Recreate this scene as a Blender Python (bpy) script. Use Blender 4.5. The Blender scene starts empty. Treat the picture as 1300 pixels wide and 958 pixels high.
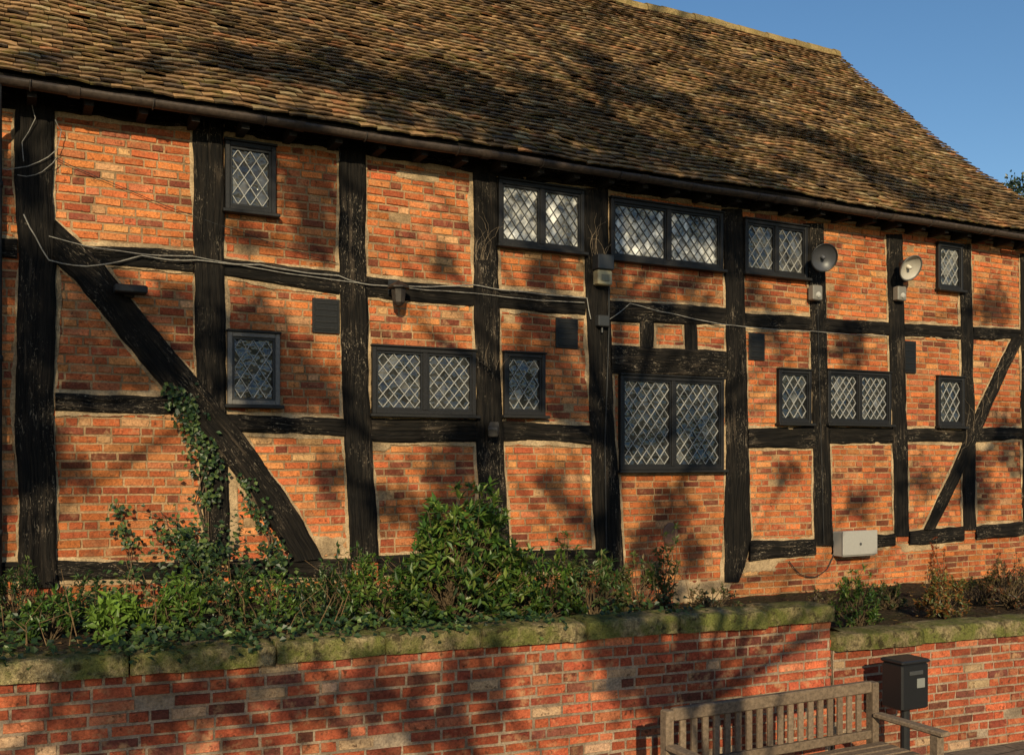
import bpy, math, random
from mathutils import Vector, Matrix, noise
R=random.Random(7)
sc=bpy.context.scene
# ---------------------------------------------------------------- survey frame
F=1264.0; TH=math.radians(26.87); D=9.08; ZC=0.907; HY=584.0
CAM=Vector((0,-D,ZC))
FW=Vector((math.sin(TH),math.cos(TH),0)); RT=Vector((math.cos(TH),-math.sin(TH),0)); UP=Vector((0,0,1))
def ray(px,py): return FW+RT*((px-650)/F)+UP*((HY-py)/F)
def onY(px,py,Y=0.0):
    d=ray(px,py); t=(Y-CAM.y)/d.y; return CAM+d*t
def onZ(px,py,Z):
    d=ray(px,py); t=(Z-CAM.z)/d.z; return CAM+d*t
def fac(px,py):
    p=onY(px,py); return (p.x,p.z)
EAVE=Vector((0,-0.36,3.93)); RIDGE=Vector((0,4.2,8.16))
SL=(RIDGE-EAVE); SLEN=SL.length; SU=SL.normalized(); SN=Vector((0,-SU.z,SU.y))
def onRoof(px,py):
    d=ray(px,py); t=(EAVE-CAM).dot(SN)/d.dot(SN); return CAM+d*t
AZ=math.radians(24); EL=math.radians(21)
S=Vector((-math.sin(AZ)*math.cos(EL),-math.cos(AZ)*math.cos(EL),math.sin(EL)))
def nz(x,y=0.0,z=0.0): return noise.noise(Vector((x,y,z)))
def lerp(a,b,t): return a+(b-a)*t
# ---------------------------------------------------------------- mesh builder
class MB:
    def __init__(s): s.v=[];s.f=[];s.c=[];s.g=[]
    def add(s,vs,fs,col=(1,1,1),g=None):
        o=len(s.v); s.v.extend([tuple(p) for p in vs]); s.f.extend([tuple(i+o for i in f) for f in fs])
        s.c.extend([(col[0],col[1],col[2],1.0)]*len(vs))
        s.g.extend(g if g else [(0,0,0)]*len(vs))
    def box(s,p0,p1,col=(1,1,1),M=None):
        x0,y0,z0=p0;x1,y1,z1=p1
        vs=[Vector(a) for a in ((x0,y0,z0),(x1,y0,z0),(x1,y1,z0),(x0,y1,z0),(x0,y0,z1),(x1,y0,z1),(x1,y1,z1),(x0,y1,z1))]
        if M: vs=[M@a for a in vs]
        s.add(vs,[(3,2,1,0),(4,5,6,7),(0,1,5,4),(1,2,6,5),(2,3,7,6),(3,0,4,7)],col)
    def bbox(s,p0,p1,b=0.004,col=(1,1,1),M=None):
        x0,y0,z0=p0;x1,y1,z1=p1
        vs=[];
        for z,i in ((z0,b),(z0+b,0),(z1-b,0),(z1,b)):
            for (xx,yy) in ((x0+b,y0),(x1-b,y0),(x1,y0+b),(x1,y1-b),(x1-b,y1),(x0+b,y1),(x0,y1-b),(x0,y0+b)):
                cx,cy=(x0+x1)/2,(y0+y1)/2
                vs.append(Vector((xx-i*(1 if xx>cx else -1),yy-i*(1 if yy>cy else -1),z)))
        if M: vs=[M@a for a in vs]
        fs=[tuple(range(7,-1,-1)),tuple(range(24,32))]
        for k in range(3):
            for j in range(8):
                a=k*8+j;b2=k*8+(j+1)%8; fs.append((a,b2,b2+8,a+8))
        s.add(vs,fs,col)
    def tube(s,pts,rad,n=6,col=(1,1,1)):
        pts=[Vector(p) for p in pts]; m=len(pts)
        if not hasattr(rad,'__len__'): rad=[rad]*m
        vs=[];prev=None
        for i,p in enumerate(pts):
            t=(pts[min(i+1,m-1)]-pts[max(i-1,0)])
            if t.length<1e-9: t=Vector((0,0,1))
            t.normalize()
            a=prev if prev else (Vector((0,0,1)) if abs(t.z)<.9 else Vector((1,0,0)))
            u=(a-t*a.dot(t)); 
            if u.length<1e-4: u=t.orthogonal()
            u.normalize(); w=t.cross(u); prev=u
            for k in range(n):
                an=2*math.pi*k/n; vs.append(p+(u*math.cos(an)+w*math.sin(an))*rad[i])
        fs=[]
        for i in range(m-1):
            for k in range(n):
                a=i*n+k;b=i*n+(k+1)%n; fs.append((a,b,b+n,a+n))
        fs.append(tuple(range(n-1,-1,-1))); fs.append(tuple(range((m-1)*n,m*n)))
        s.add(vs,fs,col)
    def lathe(s,prof,n,M,col=(1,1,1)):
        vs=[];
        for r,z in prof:
            for k in range(n):
                a=2*math.pi*k/n; vs.append(M@Vector((r*math.cos(a),r*math.sin(a),z)))
        fs=[]
        for i in range(len(prof)-1):
            for k in range(n):
                a=i*n+k;b=i*n+(k+1)%n; fs.append((a,b,b+n,a+n))
        s.add(vs,fs,col)
    def leaf(s,p,d,up,L,W,col):
        d=d.normalized(); sd=d.cross(up)
        if sd.length<1e-3: sd=d.orthogonal()
        sd.normalize(); nn=sd.cross(d)
        s.add([p,p+d*L*.45+sd*W*.5+nn*W*.15,p+d*L-nn*L*.08,p+d*L*.45-sd*W*.5+nn*W*.15],[(0,1,2),(0,2,3)],col)
    def obj(s,name,mat,parent=None,smooth=False):
        me=bpy.data.meshes.new(name); me.from_pydata(s.v,[],s.f); me.update()
        ca=me.color_attributes.new('Col','FLOAT_COLOR','POINT'); ca.data.foreach_set('color',[x for c in s.c for x in c])
        ga=me.attributes.new('guv','FLOAT_VECTOR','POINT'); ga.data.foreach_set('vector',[x for c in s.g for x in c])
        if smooth: me.polygons.foreach_set('use_smooth',[True]*len(me.polygons))
        ob=bpy.data.objects.new(name,me); sc.collection.objects.link(ob); me.materials.append(mat)
        if parent: ob.parent=parent
        return ob
def empty(name,loc=(0,0,0)):
    e=bpy.data.objects.new(name,None); e.empty_display_size=.3; sc.collection.objects.link(e); return e
# ---------------------------------------------------------------- materials
class NT:
    def __init__(s,name):
        s.m=bpy.data.materials.new(name); s.m.use_nodes=True; s.t=s.m.node_tree; s.t.nodes.clear()
        s.out=s.n('ShaderNodeOutputMaterial'); s.b=s.n('ShaderNodeBsdfPrincipled'); s.l(s.b.outputs[0],s.out.inputs[0])
    def n(s,ty,**k):
        x=s.t.nodes.new(ty)
        for a,b in k.items(): setattr(x,a,b)
        return x
    def l(s,a,b): s.t.links.new(a,b)
    def attr(s,nm='Col'):
        a=s.n('ShaderNodeAttribute',attribute_name=nm); return a.outputs['Vector' if nm=='guv' else 'Color']
    def pos(s): return s.n('ShaderNodeNewGeometry').outputs['Position']
    def scl(s,vec,sc_):
        m=s.n('ShaderNodeVectorMath',operation='MULTIPLY'); s.l(vec,m.inputs[0]); m.inputs[1].default_value=sc_; return m.outputs[0]
    def noise(s,vec,scale,detail=4,rough=.6,dist=0):
        x=s.n('ShaderNodeTexNoise'); s.l(vec,x.inputs['Vector']); x.inputs['Scale'].default_value=scale; x.inputs['Detail'].default_value=min(detail,3)
        x.inputs['Roughness'].default_value=rough; x.inputs['Distortion'].default_value=dist; return x.outputs['Fac']
    def ramp(s,fac,a,b,va=0.0,vb=1.0):
        x=s.n('ShaderNodeMapRange'); s.l(fac,x.inputs[0]); x.inputs[1].default_value=a;x.inputs[2].default_value=b;x.inputs[3].default_value=va;x.inputs[4].default_value=vb; return x.outputs[0]
    def mix(s,fac,a,b,mode='MIX'):
        x=s.n('ShaderNodeMix',data_type='RGBA',blend_type=mode)
        if hasattr(fac,'links'): s.l(fac,x.inputs[0])
        else: x.inputs[0].default_value=fac
        for v,i in ((a,6),(b,7)):
            if hasattr(v,'links'): s.l(v,x.inputs[i])
            else: x.inputs[i].default_value=(*v,1)
        return x.outputs[2]
    def mul(s,a,b,op='MULTIPLY'):
        x=s.n('ShaderNodeMath',operation=op)
        for v,i in ((a,0),(b,1)):
            if hasattr(v,'links'): s.l(v,x.inputs[i])
            else: x.inputs[i].default_value=v
        return x.outputs[0]
    def vmul(s,c,f):
        x=s.n('ShaderNodeVectorMath',operation='SCALE'); s.l(c,x.inputs[0]); s.l(f,x.inputs['Scale']); return x.outputs[0]
    def bump(s,h,dist,strength=1.0,prev=None):
        x=s.n('ShaderNodeBump'); s.l(h,x.inputs['Height']); x.inputs['Distance'].default_value=dist; x.inputs['Strength'].default_value=strength
        if prev: s.l(prev,x.inputs['Normal'])
        return x.outputs[0]
    def fin(s,col=None,rough=.9,bump=None,spec=.2,metal=0):
        if col is not None:
            if hasattr(col,'links'): s.l(col,s.b.inputs['Base Color'])
            else: s.b.inputs['Base Color'].default_value=(*col,1)
        if hasattr(rough,'links'): s.l(rough,s.b.inputs['Roughness'])
        else: s.b.inputs['Roughness'].default_value=rough
        s.b.inputs['Specular IOR Level'].default_value=spec; s.b.inputs['Metallic'].default_value=metal
        if bump: s.l(bump,s.b.inputs['Normal'])
        return s.m
def m_brick():
    t=NT('old_brick'); p=t.pos(); c=t.attr()
    n1=t.noise(p,55,3,.75); n2=t.noise(p,11,3,.65); n3=t.noise(p,1.1,3,.6); n4=t.noise(p,24,3,.7); n5=t.noise(p,2.6,3,.7)
    c=t.vmul(c,t.ramp(n1,.3,.7,.6,1.4)); c=t.vmul(c,t.ramp(n3,.3,.7,.8,1.2))
    c=t.mix(t.mul(t.ramp(n2,.52,.66,0,.7),t.ramp(n3,.42,.62,.1,1)),c,(.48,.28,.14))
    c=t.mix(t.ramp(n4,.57,.70,0,.85),c,(.065,.03,.017))
    c=t.mix(t.ramp(n5,.54,.72,0,.5),c,(.085,.038,.022))
    b=t.bump(n1,.010,1.0)
    return t.fin(c,.95,b,.1)
def m_mortar(col=(.38,.245,.13)):
    t=NT('lime_mortar'); p=t.pos(); n1=t.noise(p,60,3,.7); n2=t.noise(p,4,3,.6)
    c=t.mix(t.ramp(n2,.35,.65),tuple(x*.6 for x in col),tuple(x*1.15 for x in col))
    c=t.vmul(c,t.ramp(n1,.3,.7,.6,1.25)); return t.fin(c,.95,t.bump(n1,.012,1),.1)
def m_timber():
    t=NT('black_timber'); g=t.attr('guv')
    a=t.noise(t.scl(g,(2.2,55,1)),1,3,.7,.4); b=t.noise(t.scl(g,(1.3,17,1)),1,3,.65,.8); c3=t.noise(t.scl(g,(12,60,1)),1,3,.8,1.0); pz=t.noise(t.pos(),1.9,2,.6); f=t.noise(t.pos(),46,3,.75,.6)
    col=t.mix(t.ramp(a,.38,.72),(.0045,.004,.0035),(.020,.016,.0125))
    col=t.mix(t.mul(t.ramp(b,.56,.66,0,.7),t.ramp(pz,.44,.6)),col,(.075,.055,.038))
    col=t.mix(t.mul(t.ramp(c3,.59,.68,0,.9),t.ramp(pz,.46,.60)),col,(.30,.24,.17))
    col=t.mix(t.mul(t.ramp(f,.62,.68,0,.85),t.ramp(pz,.50,.62)),col,(.30,.24,.17))
    return t.fin(col,t.ramp(a,.3,.7,.7,.92),t.bump(b,.035,1,t.bump(a,.014,1)),.12)
def m_tile():
    t=NT('clay_roof_tile'); p=t.pos(); c=t.attr(); n1=t.noise(p,38,3,.7); n2=t.noise(p,7,3,.7); n3=t.noise(p,.8,3,.6); n4=t.noise(p,21,3,.7)
    c=t.vmul(c,t.ramp(n1,.3,.7,.6,1.35)); c=t.vmul(c,t.ramp(n3,.3,.7,.75,1.25))
    c=t.mix(t.mul(t.ramp(n2,.50,.64,0,.75),t.ramp(n3,.38,.58,.25,1)),c,(.15,.115,.034))
    c=t.mix(t.ramp(n4,.62,.72,0,.6),c,(.38,.30,.17))
    return t.fin(c,.93,t.bump(n1,.006,1,t.bump(n2,.012,.6)),.12)
def m_stone():
    t=NT('mossy_sandstone'); p=t.pos(); n1=t.noise(p,30,3,.7); n2=t.noise(p,4,3,.7); n3=t.noise(p,90,3,.7); n5=t.noise(p,12,3,.7)
    c=t.mix(t.ramp(n1,.35,.65),(.14,.105,.055),(.38,.29,.15)); c=t.mix(t.ramp(n2,.38,.56,0,.85),c,(.12,.13,.028)); c=t.mix(t.ramp(n5,.55,.66,0,.85),c,(.045,.035,.018)); c=t.vmul(c,t.ramp(n3,.3,.7,.6,1.25))
    c=t.vmul(c,t.attr())
    return t.fin(c,.95,t.bump(n3,.010,1,t.bump(n1,.035,.9)),.1)
def m_soil():
    t=NT('soil'); p=t.pos(); n1=t.noise(p,25,3,.75); n2=t.noise(p,3,3,.6)
    c=t.mix(t.ramp(n1,.35,.7),(.022,.015,.01),(.10,.07,.045)); c=t.mix(t.ramp(n2,.5,.7,0,.5),c,(.04,.055,.015))
    return t.fin(c,.98,t.bump(n1,.05,1),.05)
def m_leaf(name,tr=.3):
    t=NT(name); c=t.attr(); t.fin(c,.42,None,.4)
    if tr>0:
        tb=t.n('ShaderNodeBsdfTranslucent'); t.l(c,tb.inputs[0]); mx=t.n('ShaderNodeMixShader'); mx.inputs[0].default_value=tr
        t.l(t.b.outputs[0],mx.inputs[1]); t.l(tb.outputs[0],mx.inputs[2]); t.l(mx.outputs[0],t.out.inputs[0])
    return t.m
def m_col(name,rough=.6,spec=.3,bs=30,bd=.002,metal=0,var=.25):
    t=NT(name); c=t.attr(); n=t.noise(t.pos(),bs,3,.65); c=t.vmul(c,t.ramp(n,.3,.7,1-var,1+var)); return t.fin(c,rough,t.bump(n,bd,1),spec,metal)
def m_glass():
    t=NT('leaded_glass'); c=t.attr(); n=t.noise(t.pos(),9,2,.5); c2=t.vmul(c,t.ramp(t.noise(t.pos(),6,3,.65),.38,.62,.15,1.8))
    t.fin(c2,.6,None,.3); gl=t.n('ShaderNodeBsdfGlossy'); gl.inputs['Roughness'].default_value=.04; gl.inputs[0].default_value=(.95,.90,.82,1)
    t.l(t.bump(n,.04,.8),gl.inputs['Normal'])
    fr=t.n('ShaderNodeFresnel'); fr.inputs[0].default_value=1.7; mx=t.n('ShaderNodeMixShader')
    t.l(t.mul(fr.outputs[0],1.1),mx.inputs[0]); t.l(t.b.outputs[0],mx.inputs[1]); t.l(gl.outputs[0],mx.inputs[2]); t.l(mx.outputs[0],t.out.inputs[0]); return t.m
def m_pave():
    t=NT('paving'); p=t.pos(); br=t.n('ShaderNodeTexBrick'); t.l(p,br.inputs['Vector']); br.inputs['Scale'].default_value=1
    br.inputs['Color1'].default_value=(.13,.105,.08,1); br.inputs['Color2'].default_value=(.18,.15,.12,1); br.inputs['Mortar'].default_value=(.05,.045,.035,1)
    br.inputs['Brick Width'].default_value=.6; br.inputs['Row Height'].default_value=.45; br.inputs['Mortar Size'].default_value=.008
    n=t.noise(p,14,3,.7); c=t.vmul(br.outputs['Color'],t.ramp(n,.3,.7,.6,1.3)); return t.fin(c,.9,t.bump(n,.008,1),.2)
def m_grass():
    t=NT('grass_ground'); p=t.pos(); n=t.noise(p,2,3,.7); c=t.mix(t.ramp(n,.3,.7),(.03,.05,.012),(.08,.11,.03)); return t.fin(c,.95,t.bump(n,.05,1),.1)
def m_gable():
    t=NT('gable_brick'); p=t.pos(); s_=t.n('ShaderNodeSeparateXYZ'); t.l(p,s_.inputs[0]); cb=t.n('ShaderNodeCombineXYZ'); t.l(t.mul(s_.outputs[0],s_.outputs[1],'ADD'),cb.inputs[0]); t.l(s_.outputs[2],cb.inputs[1])
    br=t.n('ShaderNodeTexBrick'); t.l(cb.outputs[0],br.inputs['Vector']); br.inputs['Scale'].default_value=1; br.inputs['Color1'].default_value=(.34,.12,.06,1); br.inputs['Color2'].default_value=(.24,.08,.045,1)
    br.inputs['Mortar'].default_value=(.3,.2,.13,1); br.inputs['Brick Width'].default_value=.225; br.inputs['Row Height'].default_value=.075; br.inputs['Mortar Size'].default_value=.006
    n=t.noise(p,30,3,.7); return t.fin(t.vmul(br.outputs['Color'],t.ramp(n,.3,.7,.7,1.2)),.95,t.bump(n,.006,1),.1)
BRICK=m_brick();MORT=m_mortar();TIMB=m_timber();TILE=m_tile();STONE=m_stone();SOIL=m_soil();LEAF=m_leaf('leaves');TLEAF=m_leaf('tree_leaves',0)
PAINT=m_col('black_paint',.55,.3,40,.002);LEAD=m_col('lead_came',.5,.5,60,.001,0,.45);METAL=m_col('weathered_metal',.6,.35,25,.002,.0,.4)
BARK=m_col('bark',.95,.1,18,.03,0,.4);WOOD=m_col('weathered_wood',.85,.2,45,.004,0,.35);GLASS=m_glass();PAVE=m_pave();GRASS=m_grass();GABLE=m_gable();PLAST=m_col('plastic',.4,.4,50,.0005,0,.06)
WMORT=m_mortar((.33,.245,.17)); WMORT.name='pale_mortar'; FILL=m_mortar((.47,.33,.19)); FILL.name='cement_fillet'
# ---------------------------------------------------------------- windows
WIN=[(285,349,184,270,1,'d','b'),(288,354,423,514,1,'d','w'),(471,602,443,526,2,'d','b'),(638,690,449,527,1,'d','b'),
     (631,739,236,316,2,'l','b'),(773,915,262,336,2,'l','b'),(943,1022,284,350,2,'m','b'),(785,916,479,596,2,'d','b'),
     (986,1027,470,537,1,'d','b'),(1048,1128,472,538,2,'d','b'),(1188,1219,311,368,1,'m','b'),(1188,1221,479,541,1,'d','b')]
wr=[]
for (a,b,yt,yb,n,tone,fr) in WIN:
    xm=(a+b)/2; X0=fac(a,500)[0]; X1=fac(b,500)[0]; Z1=fac(xm,yt)[1]; Z0=fac(xm,yb)[1]; wr.append((X0,X1,Z0,Z1,n,tone,fr))
XL,XR=-3.0,12.95
# ---------------------------------------------------------------- house
house=empty('timber_framed_house')
PAL=[((.52,.155,.048),5),((.45,.118,.042),5),((.55,.20,.07),3.2),((.35,.086,.036),3.5),((.20,.058,.032),2.2),((.52,.27,.125),.8),((.42,.135,.058),2)]
def pick(pal):
    r=R.random()*sum(w for _,w in pal)
    for c,w in pal:
        r-=w
        if r<=0: return c
    return pal[0][0]
def sm_(a,b,x):
    t=max(0,min(1,(x-a)/(b-a))); return t*t*(3-2*t)
def brickwall(mb,u0,u1,v0,v1,mp,holes=(),pal=PAL,ch=.074,wave=.02,bright=lambda u,v:1.0):
    v=v0; row=0
    while v<v1:
        u=u0-R.random()*.2; 
        h=ch*R.uniform(.93,1.07)
        while u<u1:
            L=(.225 if R.random()<.68 else .112)*R.uniform(.92,1.07); j=R.uniform(.008,.015); jv=R.uniform(.009,.016)
            a=max(u,u0)+j/2;b=min(u+L,u1)-j/2; u+=L
            segs=[(a,b)]; vm=v+h/2
            for (x0,x1,z0,z1) in holes:
                if z0<vm<z1:
                    ns=[]
                    for s0,s1 in segs:
                        if s1<=x0 or s0>=x1: ns.append((s0,s1)); continue
                        if s0<x0: ns.append((s0,x0))
                        if s1>x1: ns.append((x1,s1))
                    segs=ns
            for s0,s1 in segs:
                if s1-s0<.025: continue
                if R.random()<.012: continue
                c=pick(pal); k=R.uniform(.75,1.15)*bright((s0+s1)/2,vm); c=(min(.6,c[0]*k),c[1]*k*R.uniform(.93,1.07),c[2]*k)
                d0=R.uniform(-.006,.003); ti=R.uniform(-.003,.003); e=.005; rt=R.gauss(0,.008)
                q=[(s0,v+jv/2),(s1,v+jv/2),(s1,v+h-jv/2),(s0,v+h-jv/2)]; um=(s0+s1)/2
                q=[(uu,vv+rt*(uu-um)) for uu,vv in q]
                vs=[]
                for (uu,vv) in q: vs.append(mp(uu,vv+wave*nz(uu*.5,vv*.8,3),-.016))
                for i,(uu,vv) in enumerate(q):
                    iu=e if i in(0,3) else -e; iv=e if i<2 else -e
                    vs.append(mp(uu+iu+R.uniform(-.004,.004),vv+iv+wave*nz(uu*.5,vv*.8,3)+R.uniform(-.0035,.0035),d0+(ti if i<2 else -ti)))
                mb.add(vs,[(4,5,6,7),(0,1,5,4),(1,2,6,5),(2,3,7,6),(3,0,4,7)],c)
        v+=h; row+=1
mb=MB()
holes=[(x0-.002,x1+.002,z0-.02,z1+.01) for (x0,x1,z0,z1,*_) in wr]
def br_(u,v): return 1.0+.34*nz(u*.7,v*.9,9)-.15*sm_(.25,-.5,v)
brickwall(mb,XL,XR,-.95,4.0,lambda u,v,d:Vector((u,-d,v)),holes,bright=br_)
mb.obj('brick_infill',BRICK,house)
mb=MB(); mb.add([(XL,.010,-1.4),(XR,.010,-1.4),(XR,.010,4.1),(XL,.010,4.1)],[(0,1,2,3)]); mb.obj('mortar_bed',MORT,house)
mb=MB()
zr=RIDGE.z-.06
mb.add([(XL,.012,-1.4),(XL,8.4,-1.4),(XL,8.4,4.1),(XL,4.2,zr),(XL,.012,4.1)],[(0,1,2,3,4)][::-1])
mb.add([(XR,.012,-1.4),(XR,8.4,-1.4),(XR,8.4,4.1),(XR,4.2,zr),(XR,.012,4.1)],[(0,1,2,3,4)])
mb.add([(XL,8.4,-1.4),(XR,8.4,-1.4),(XR,8.4,4.1),(XL,8.4,4.1)],[(0,1,2,3)])
mb.obj('gable_and_rear_walls',GABLE,house)
# timbers --------------------------------------------------------
tm=MB(); fil=MB(); tid=[0]
def resample(pts,n):
    L=[0]
    for i in range(1,len(pts)): L.append(L[-1]+math.hypot(pts[i][0]-pts[i-1][0],pts[i][1]-pts[i-1][1]))
    out=[]
    for k in range(n+1):
        t=L[-1]*k/n; i=1
        while i<len(L)-1 and L[i]<t: i+=1
        s=(t-L[i-1])/max(1e-9,L[i]-L[i-1]); out.append((lerp(pts[i-1][0],pts[i][0],s),lerp(pts[i-1][1],pts[i][1],s)))
    return out,L[-1]
def strip(A,B,d=.03,fillet=True,rough=1.0):
    tid[0]+=1; sd=tid[0]*7.31
    _,LA=resample(A,1); n=max(2,int(LA/.03)); A,_=resample(A,n); B,_=resample(B,n)
    cols=9; vs=[];gs=[];fs=[]
    for i in range(n+1):
        a=Vector(A[i]);b=Vector(B[i]); w=(b-a).length; dr=(b-a)/max(w,1e-6); s=i/n*LA
        ea=(.020*nz(s*1.6,sd,0)+.009*nz(s*6,sd,4)+.003*nz(s*25,sd,6))*rough; eb=(.020*nz(s*1.6,sd,10)+.009*nz(s*6,sd,14)+.003*nz(s*25,sd,16))*rough
        a=a-dr*ea; b=b+dr*eb
        for k in range(cols+3):
            if k==0: t=0;dd=-.012
            elif k==cols+2: t=1;dd=-.012
            else:
                t=(k-1)/cols; ed=min(t,1-t)*w
                cr=nz(s*1.1,t*w*22,sd+30); crk=-.03*max(0,.16-abs(cr))/.16*max(0,nz(s*.9,t*w*5,sd+70)+.15) if w>.12 else 0
                dd=d+.010*nz(s*2.5,t*w*6,sd)*rough+.003*nz(s*10,t*w*22,sd)*rough-max(0,.016-ed)*.8*rough+crk
            p=a+(b-a)*t; vs.append((p.x,-max(dd,-.012),p.y)); gs.append((s,t*w+sd,sd))
    c=cols+3
    for i in range(n):
        for k in range(c-1): fs.append((i*c+k,i*c+k+1,(i+1)*c+k+1,(i+1)*c+k))
    fs.append(tuple(range(c))); fs.append(tuple(n*c+k for k in range(c-1,-1,-1)))
    tm.add(vs,fs,(1,1,1),gs)
    if fillet:
        vs=[];fs=[]
        for i in range(n+1):
            a=Vector(A[i]);b=Vector(B[i]); dr=(b-a).normalized(); s=i/n*LA
            for p,sg,o in ((a,-1,0),(b,1,50)):
                w=.024+.040*nz(s*1.3,sd+o,1)+.018*nz(s*8,sd+o,2)+.008*nz(s*22,sd+o,2)
                w=max(.002,w); q=p+dr*sg*w; p=p-dr*sg*.02; vs.append((p.x,-.011,p.y)); vs.append((q.x,-.004 if w>.01 else .004,q.y))
        for i in range(n):
            for o in (0,2): fs.append((i*4+o,i*4+o+1,i*4+4+o+1,i*4+4+o))
        fil.add(vs,fs)
def post(L,d=.034): strip([fac(x0,y) for x0,x1,y in L],[fac(x1,y) for x0,x1,y in L],d)
def rail(L,d=.024): strip([fac(x,y0) for x,y0,y1 in L],[fac(x,y1) for x,y0,y1 in L],d)
post([(20,68,112),(20,66,250),(24,72,330),(20,68,500),(24,71,745)],.044)
post([(244,282,150),(246,284,300),(250,287,500),(255,288,600),(262,290,715)],.038)
post([(430,463,190),(430,464,330),(434,468,500),(445,480,712)],.038)
post([(599,629,212),(600,631,300),(602,633,420),(604,638,560),(612,646,702)],.038)
post([(738,770,240),(742,771,330),(745,774,420),(750,780,560),(756,791,725)],.038)
post([(915,941,266),(919,943,350),(921,946,450),(921,949,600),(919,953,680),(919,948,705),(918,937,738)],.038)
post([(1019,1044,284),(1027,1047,380),(1030,1050,480),(1033,1056,692)])
post([(1123,1143,298),(1127,1146,400),(1131,1149,500),(1135,1153,680)])
post([(1216,1231,310),(1219,1234,450),(1222,1238,672)])
post([(1294,1310,322),(1296,1312,500),(1298,1314,668)])
for L in ([(-40,300,324),(22,305,328)],[(68,308,330),(245,320,345)],[(283,328,350),(430,346,374)],[(464,352,378),(600,365,389)],[(631,367,392),(742,376,400)],[(771,381,408),(920,391,413)],[(944,397,416),(1029,402,420)],[(1047,404,422),(1128,409,426)],[(1146,411,427),(1219,414,430)],[(1234,415,430),(1296,418,432)],
          [(70,497,522),(250,502,526)],[(287,526,547),(437,532,555)],[(468,531,560),(605,533,561)],[(637,535,560),(750,540,563)],[(948,543,568),(1033,542,568)],[(1051,541,563),(1132,543,562)],[(1149,545,561),(1221,545,561)],[(1237,543,560),(1297,541,558)],
          [(-60,712,738),(22,712,738)],[(71,712,737),(262,714,737)],[(290,712,736),(445,708,735)],[(480,705,731),(612,702,728)],[(646,699,727),(756,697,722)],[(950,686,711),(1034,684,704)],[(1056,682,703),(1135,676,693)],[(1153,674,692),(1222,668,686)],[(1238,666,684),(1330,660,677)]):
    rail(L,.024+.008*R.random())
rail([(774,438,474),(920,446,480)],.042)
rail([(-60,100,130),(240,138,163),(600,196,219),(1340,300,318)],.02)
post([(813,829,406),(813,829,441)],.026); post([(868,884,410),(869,885,446)],.026)
strip([fac(*p) for p in ((70,280),(130,335),(235,465),(300,540),(365,630),(408,708))],[fac(*p) for p in ((66,330),(100,362),(205,492),(270,565),(335,655),(372,712))],.056,True,1.2)
strip([fac(*p) for p in ((1283,428),(1246,505),(1210,590),(1171,672))],[fac(*p) for p in ((1296,430),(1258,510),(1222,596),(1184,672))],.048)
def patch(L,d=.006):
    P=[fac(*p) for p in L]; P,_=resample(P+[P[0]],36); P=P[:-1]; cx=sum(p[0] for p in P)/36; cz=sum(p[1] for p in P)/36
    vs=[(cx,-d,cz)]; 
    for f_,dd in ((.8,d),(1.0,-.004)):
        for i,p in enumerate(P):
            k=f_*(1+.3*nz(p[0]*14,p[1]*14,5)); vs.append((cx+(p[0]-cx)*k,-dd,cz+(p[1]-cz)*k))
    fs=[(0,1+i,1+(i+1)%36) for i in range(36)]+[(1+i,37+i,37+(i+1)%36,1+(i+1)%36) for i in range(36)]
    fil.add(vs,fs)
patch([(852,738),(928,736),(934,762),(856,768)]); patch([(940,712),(990,708),(985,724),(942,728)])
patch([(280,590),(300,588),(306,700),(286,705)]); patch([(470,560),(500,562),(490,574),(470,572)]); patch([(500,215),(560,222),(556,234),(505,226)]); patch([(1140,690),(1200,686),(1200,696),(1142,702)])
patch([(1236,560),(1262,562),(1262,572),(1238,572)]); patch([(380,680),(440,682),(440,704),(400,706)])
tm.obj('timber_frame',TIMB,house,True); fil.obj('mortar_fillets',FILL,house)
vb=MB()
for (a,b,y0,y1) in ((396,431,378,424),(705,733,403,443),(950,970,422,458),(1143,1162,432,474)):
    x0,z1=fac(a,y0);x1,z0=fac(b,y1); vb.bbox((x0,-.016,z0),(x1,.0,z1),.004,(.012,.011,.010)); vb.bbox((x0+.02,-.022,z0+.02),(x1-.02,-.012,z1-.02),.003,(.007,.007,.007))
    for q in range(5): zz=lerp(z0+.04,z1-.05,q/4); vb.box((x0+.03,-.028,zz),(x1-.03,-.020,zz+.012),(.012,.011,.01))
# oval iron ventilator in the lower wall
x0,z0=fac(851,678)
vb.lathe([(.0005,.012),(.085,.012),(.10,.006),(.105,-.004)],24,Matrix.Translation((x0,-.004,z0))@Matrix.Rotation(math.pi/2,4,'X')@Matrix.Scale(1.25,4,(0,1,0)),(.16,.08,.05))
vb.obj('vent_boards',PAINT,house)
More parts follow.
